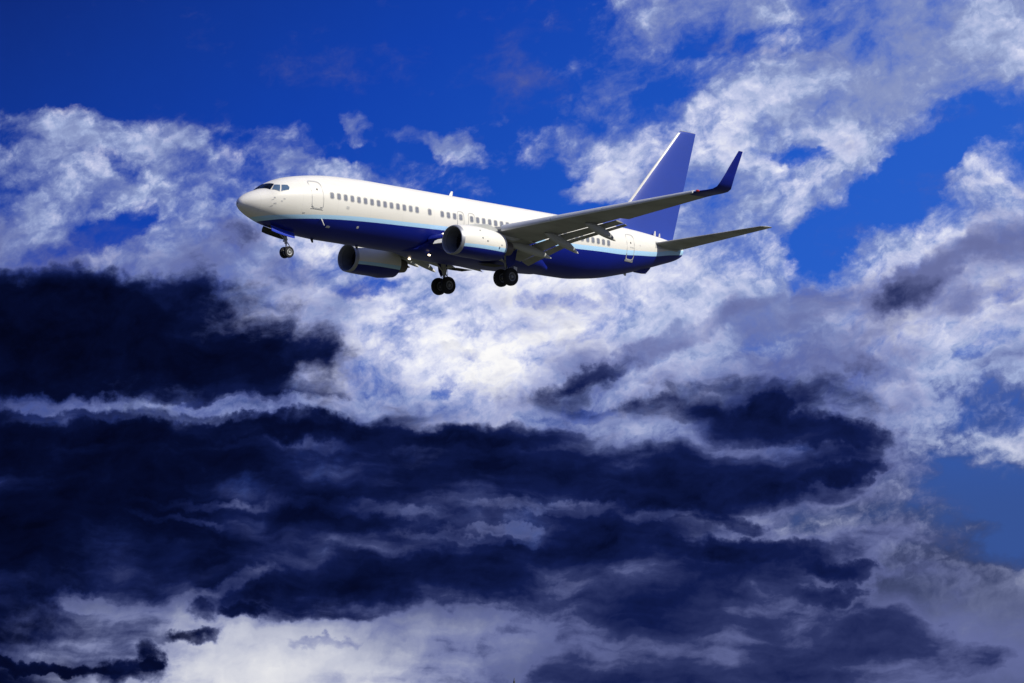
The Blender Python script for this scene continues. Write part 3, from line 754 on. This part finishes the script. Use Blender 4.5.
# ------------------------------------------------------------------ landing gear
def wheel(name, c, r, w, hub_m, side, parent, hub=.5):
    bm = bmesh.new(); h = w/2
    lathe(bm, c, [(-h*.80, r*hub), (-h*.98, r*.66), (-h, r*.82), (-h*.82, r*.94), (-h*.45, r*.99), (-h*.42, r*.975), (-h*.36, r*.995), (0, r), (h*.36, r*.995), (h*.42, r*.975), (h*.45, r*.99), (h*.82, r*.94), (h, r*.82), (h*.98, r*.66), (h*.80, r*hub)], 'y', 32)
    o = finish(name, bm, tyre_m, parent)
    bm = bmesh.new()
    for sg in (-1, 1):
        lathe(bm, c, [(sg*h*.78, r*(hub+.02)), (sg*h*.88, r*hub), (sg*h*.84, r*(hub-.07)), (sg*h*.45, r*(hub-.14)), (sg*h*.45, r*.2), (sg*h*.85, r*.17), (sg*h*.9, r*.1), (sg*h*.9, .001)], 'y', 24)
        for k in range(9):
            a = 2*math.pi*k/9; box(bm, c+Vector((math.cos(a)*r*.29, sg*h*.5, math.sin(a)*r*.29)), (.045*r/.5, .06, .045*r/.5), 1)
    finish('rim', bm, [hub_m, dark_m], o)
    return o
def main_gear(s):
    zc = -3.2 if s == 1 else -3.24; x0 = 19.13; y0 = 2.86
    bm = bmesh.new()
    tube(bm, [P(19.0, s*2.95, -1.2), P(19.15, s*2.88, -2.1), P(19.2, s*y0, -2.55)], [.15, .15, .14], 14, 0)
    tube(bm, [P(19.2, s*y0, -2.5), P(x0, s*y0, zc)], [.085, .085], 12, 1)
    tube(bm, [P(x0, s*(y0-.5), zc), P(x0, s*(y0+.5), zc)], .07, 10, 1)
    leg = finish('main_gear_leg', bm, [strut_m, bare_m], root)
    bm = bmesh.new(); tube(bm, [P(19.15, s*2.85, -2.25), P(18.9, s*2.0, -1.9), P(18.8, s*1.5, -1.9)], [.06, .055, .06], 8)
    tube(bm, [P(19.15, s*2.85, -2.4), P(18.1, s*2.85, -1.6)], [.05, .06], 8); finish('side_brace', bm, strut_m, leg)
    bm = bmesh.new()
    tube(bm, [P(19.36, s*y0, -2.5), P(19.62, s*y0, -2.82), P(19.36, s*y0, zc+.08)], [.045, .04, .045], 6); finish('torque_link', bm, strut_m, leg)
    bm = bmesh.new(); plate(bm, [P(18.8, s*3.18, -1.35), P(19.75, s*3.18, -1.35), P(19.62, s*3.12, -2.3), P(19.1, s*3.08, -2.65), P(18.9, s*3.1, -2.3)], .03)
    finish('gear_door', bm, navy if s == 1 else navy, leg, 20)
    bm = bmesh.new(); plate(bm, [P(19.42, s*3.25, -2.50), P(19.66, s*3.3, -2.56), P(19.6, s*3.32, -2.98), P(19.45, s*3.28, -2.98)], .03); finish('lower_gear_door', bm, white, leg, 20)
    bm = bmesh.new(); tube(bm, [P(19.1, s*2.75, -1.6), P(19.35, s*2.72, -2.3), P(19.35, s*2.8, zc+.1)], [.015]*3, 5); tube(bm, [P(19.0, s*2.98, -1.6), P(19.05, s*3.0, -2.3), P(19.1, s*2.9, zc+.1)], [.015]*3, 5)
    finish('brake_hose', bm, dark_m, leg)
    for q in (-.43, .43): wheel('main_wheel', P(x0, s*(y0+q), zc), .555, .38, rimd_m, 1, leg, .5)
    # thin dark sheet under the belly, standing in for the shade of an open bay
    bm = bmesh.new()
    t_ = [(18.5+.02, 1.0), (19.9, 1.0), (19.9, 2.0), (18.5, 2.0)]
    loft(bm, [[P(x, s*y, z) for x, y in t_] for z in (-2.315, -2.308)]); finish('wheel_well_shade', bm, well_shade_m, leg)
    return leg
g1 = main_gear(1); g2 = main_gear(-1)
g1['label'] = 'near side main landing gear leg'; g2['label'] = 'far side main landing gear leg'

bm = bmesh.new(); zc = -3.15
tube(bm, [P(3.85, 0, -1.7), P(3.98, 0, -2.65)], [.10, .09], 12, 0); tube(bm, [P(3.98, 0, -2.6), P(4.05, 0, zc)], [.05, .05], 10, 1)
tube(bm, [P(4.05, -.25, zc), P(4.05, .25, zc)], .04, 8, 1); tube(bm, [P(3.95, .12, -2.4), P(3.95, -.12, -2.4)], .06, 8, 0)
ng = finish('nose_gear_leg', bm, [strut_m, bare_m], root)
bm = bmesh.new(); tube(bm, [P(3.95, .1, -2.4), P(3.2, .12, -1.75)], [.035, .04], 8); tube(bm, [P(3.95, -.1, -2.4), P(3.2, -.12, -1.75)], [.035, .04], 8); finish('drag_brace', bm, strut_m, ng)
bm = bmesh.new(); tube(bm, [P(4.06, 0, -2.55), P(4.32, 0, -2.8), P(4.1, 0, -3.05)], [.035, .03, .035], 6); finish('torque_link', bm, bare_m, ng)
bm = bmesh.new(); lathe(bm, P(3.82, 0, -2.5), [(-.04, .02), (-.03, .07), (.06, .06)], n=12, cap0=True, cap1=True); finish('taxi_light', bm, bare_m, ng)
for q in (-.2, .2): wheel('nose_wheel', P(4.05, q, zc), .345, .2, rim_m, 1, ng, .55)
for s, m in ((1, door_blue), (-1, paint('gear_door_inner_green', (.05, .055, .04), .7))):
    bm = bmesh.new(); rings = []
    for k in range(7):
        x = 2.5+(4.25-2.5)*k/6; zt = I('B', x)+.03; e = .02 if k in (0, 6) else 0
        pts = []
        for j in range(6):
            f = j/5; pts.append((.34+.13*f+.05*math.sin(f*math.pi), zt-.02-(.36-e)*f))
        inner = [(a-.03, b) for a, b in pts[::-1]]
        rings.append([P(x, s*a, b) for a, b in pts+inner])
    loft(bm, rings); finish('nose_gear_door', bm, m, root, 30)['label'] = 'bright blue nose gear door on the near side' if s == 1 else 'nose gear door on the far side, seen from its dark inner face'
bm = bmesh.new()
for a in range(1):
    n = 8; vs_ = []
    for i in range(n+1):
        x = 2.52+(4.22-2.52)*i/n; vs_.append([bm.verts.new(P(x, y, I('B', x)-.002+ .5*y*y)) for y in (-.32, -.16, 0, .16, .32)])
    for i in range(n):
        for j in range(4): bm.faces.new((vs_[i][j], vs_[i+1][j], vs_[i+1][j+1], vs_[i][j+1]))
r = bmesh.ops.extrude_face_region(bm, geom=bm.faces[:])
for v_ in [e for e in r['geom'] if isinstance(e, bmesh.types.BMVert)]: v_.co.z -= .012
finish('wheel_well_shade', bm, well_shade_m, root)  # dark patch on the closed belly; the bay's shade is in its colour

# place the aircraft: fitted to the photograph's perspective
M = Matrix(((0.7228325672, -0.6906960023, 0.0212629305, -16.11875524), (0.6910232021, 0.7224850329, -0.0224123060, 164.42228023), (0.0001179411, 0.0308935230, 0.9995226742, 33.65731738), (0, 0, 0, 1)))
root.matrix_world = M @ Matrix.Translation(BASE)
root['label'] = 'white twin-engine airliner with navy belly and blue tail fin, wheels down, in flight'
root['category'] = 'airplane'

# ------------------------------------------------------------------ ground and the mast top
bm = bmesh.new(); bmesh.ops.create_grid(bm, x_segments=24, y_segments=24, size=24000)
gm = bpy.data.materials.new('grassland'); gm.use_nodes = True; T = NT(gm.node_tree)
oc = T.node('ShaderNodeTexCoord').outputs['Object']
T.l.new(T.mix(T.noise(oc, .03, 8), (.035, .045, .025, 1), (.09, .088, .06, 1)), T.n['Principled BSDF'].inputs['Base Color'])
T.n['Principled BSDF'].inputs['Roughness'].default_value = .95
g = finish('ground', bm, gm, None, 0); g['kind'] = 'structure'
mz = bpy.data.objects.new('mast', None); C.objects.link(mz); mz.location = (.45, 600, 0)
mz['label'] = 'tip of a thin dark mast at the bottom edge, under the clouds'; mz['category'] = 'mast'
mast_m = paint('weathered_steel', (.05, .055, .07), .6, metal=.3)
bm = bmesh.new(); tube(bm, [(0, 0, 0), (0, 0, 8), (0, 0, 14.4), (0, 0, 15.2)], [.5, .36, .24, .17], 12); finish('pole', bm, mast_m, mz)
bm = bmesh.new(); tube(bm, [(0, 0, 15.15), (0, 0, 15.3), (0, 0, 15.9)], [.19, .12, .02], 10); finish('spike', bm, mast_m, mz)
bm = bmesh.new(); lathe(bm, Vector((0, 0, 0)), [(0, 1.2), (0.0, 1.2)], 'x', 4) if False else box(bm, Vector((0, 0, .2)), (2, 2, .4), bev=.05); finish('footing', bm, paint('concrete', (.3, .3, .28), .9), mz)
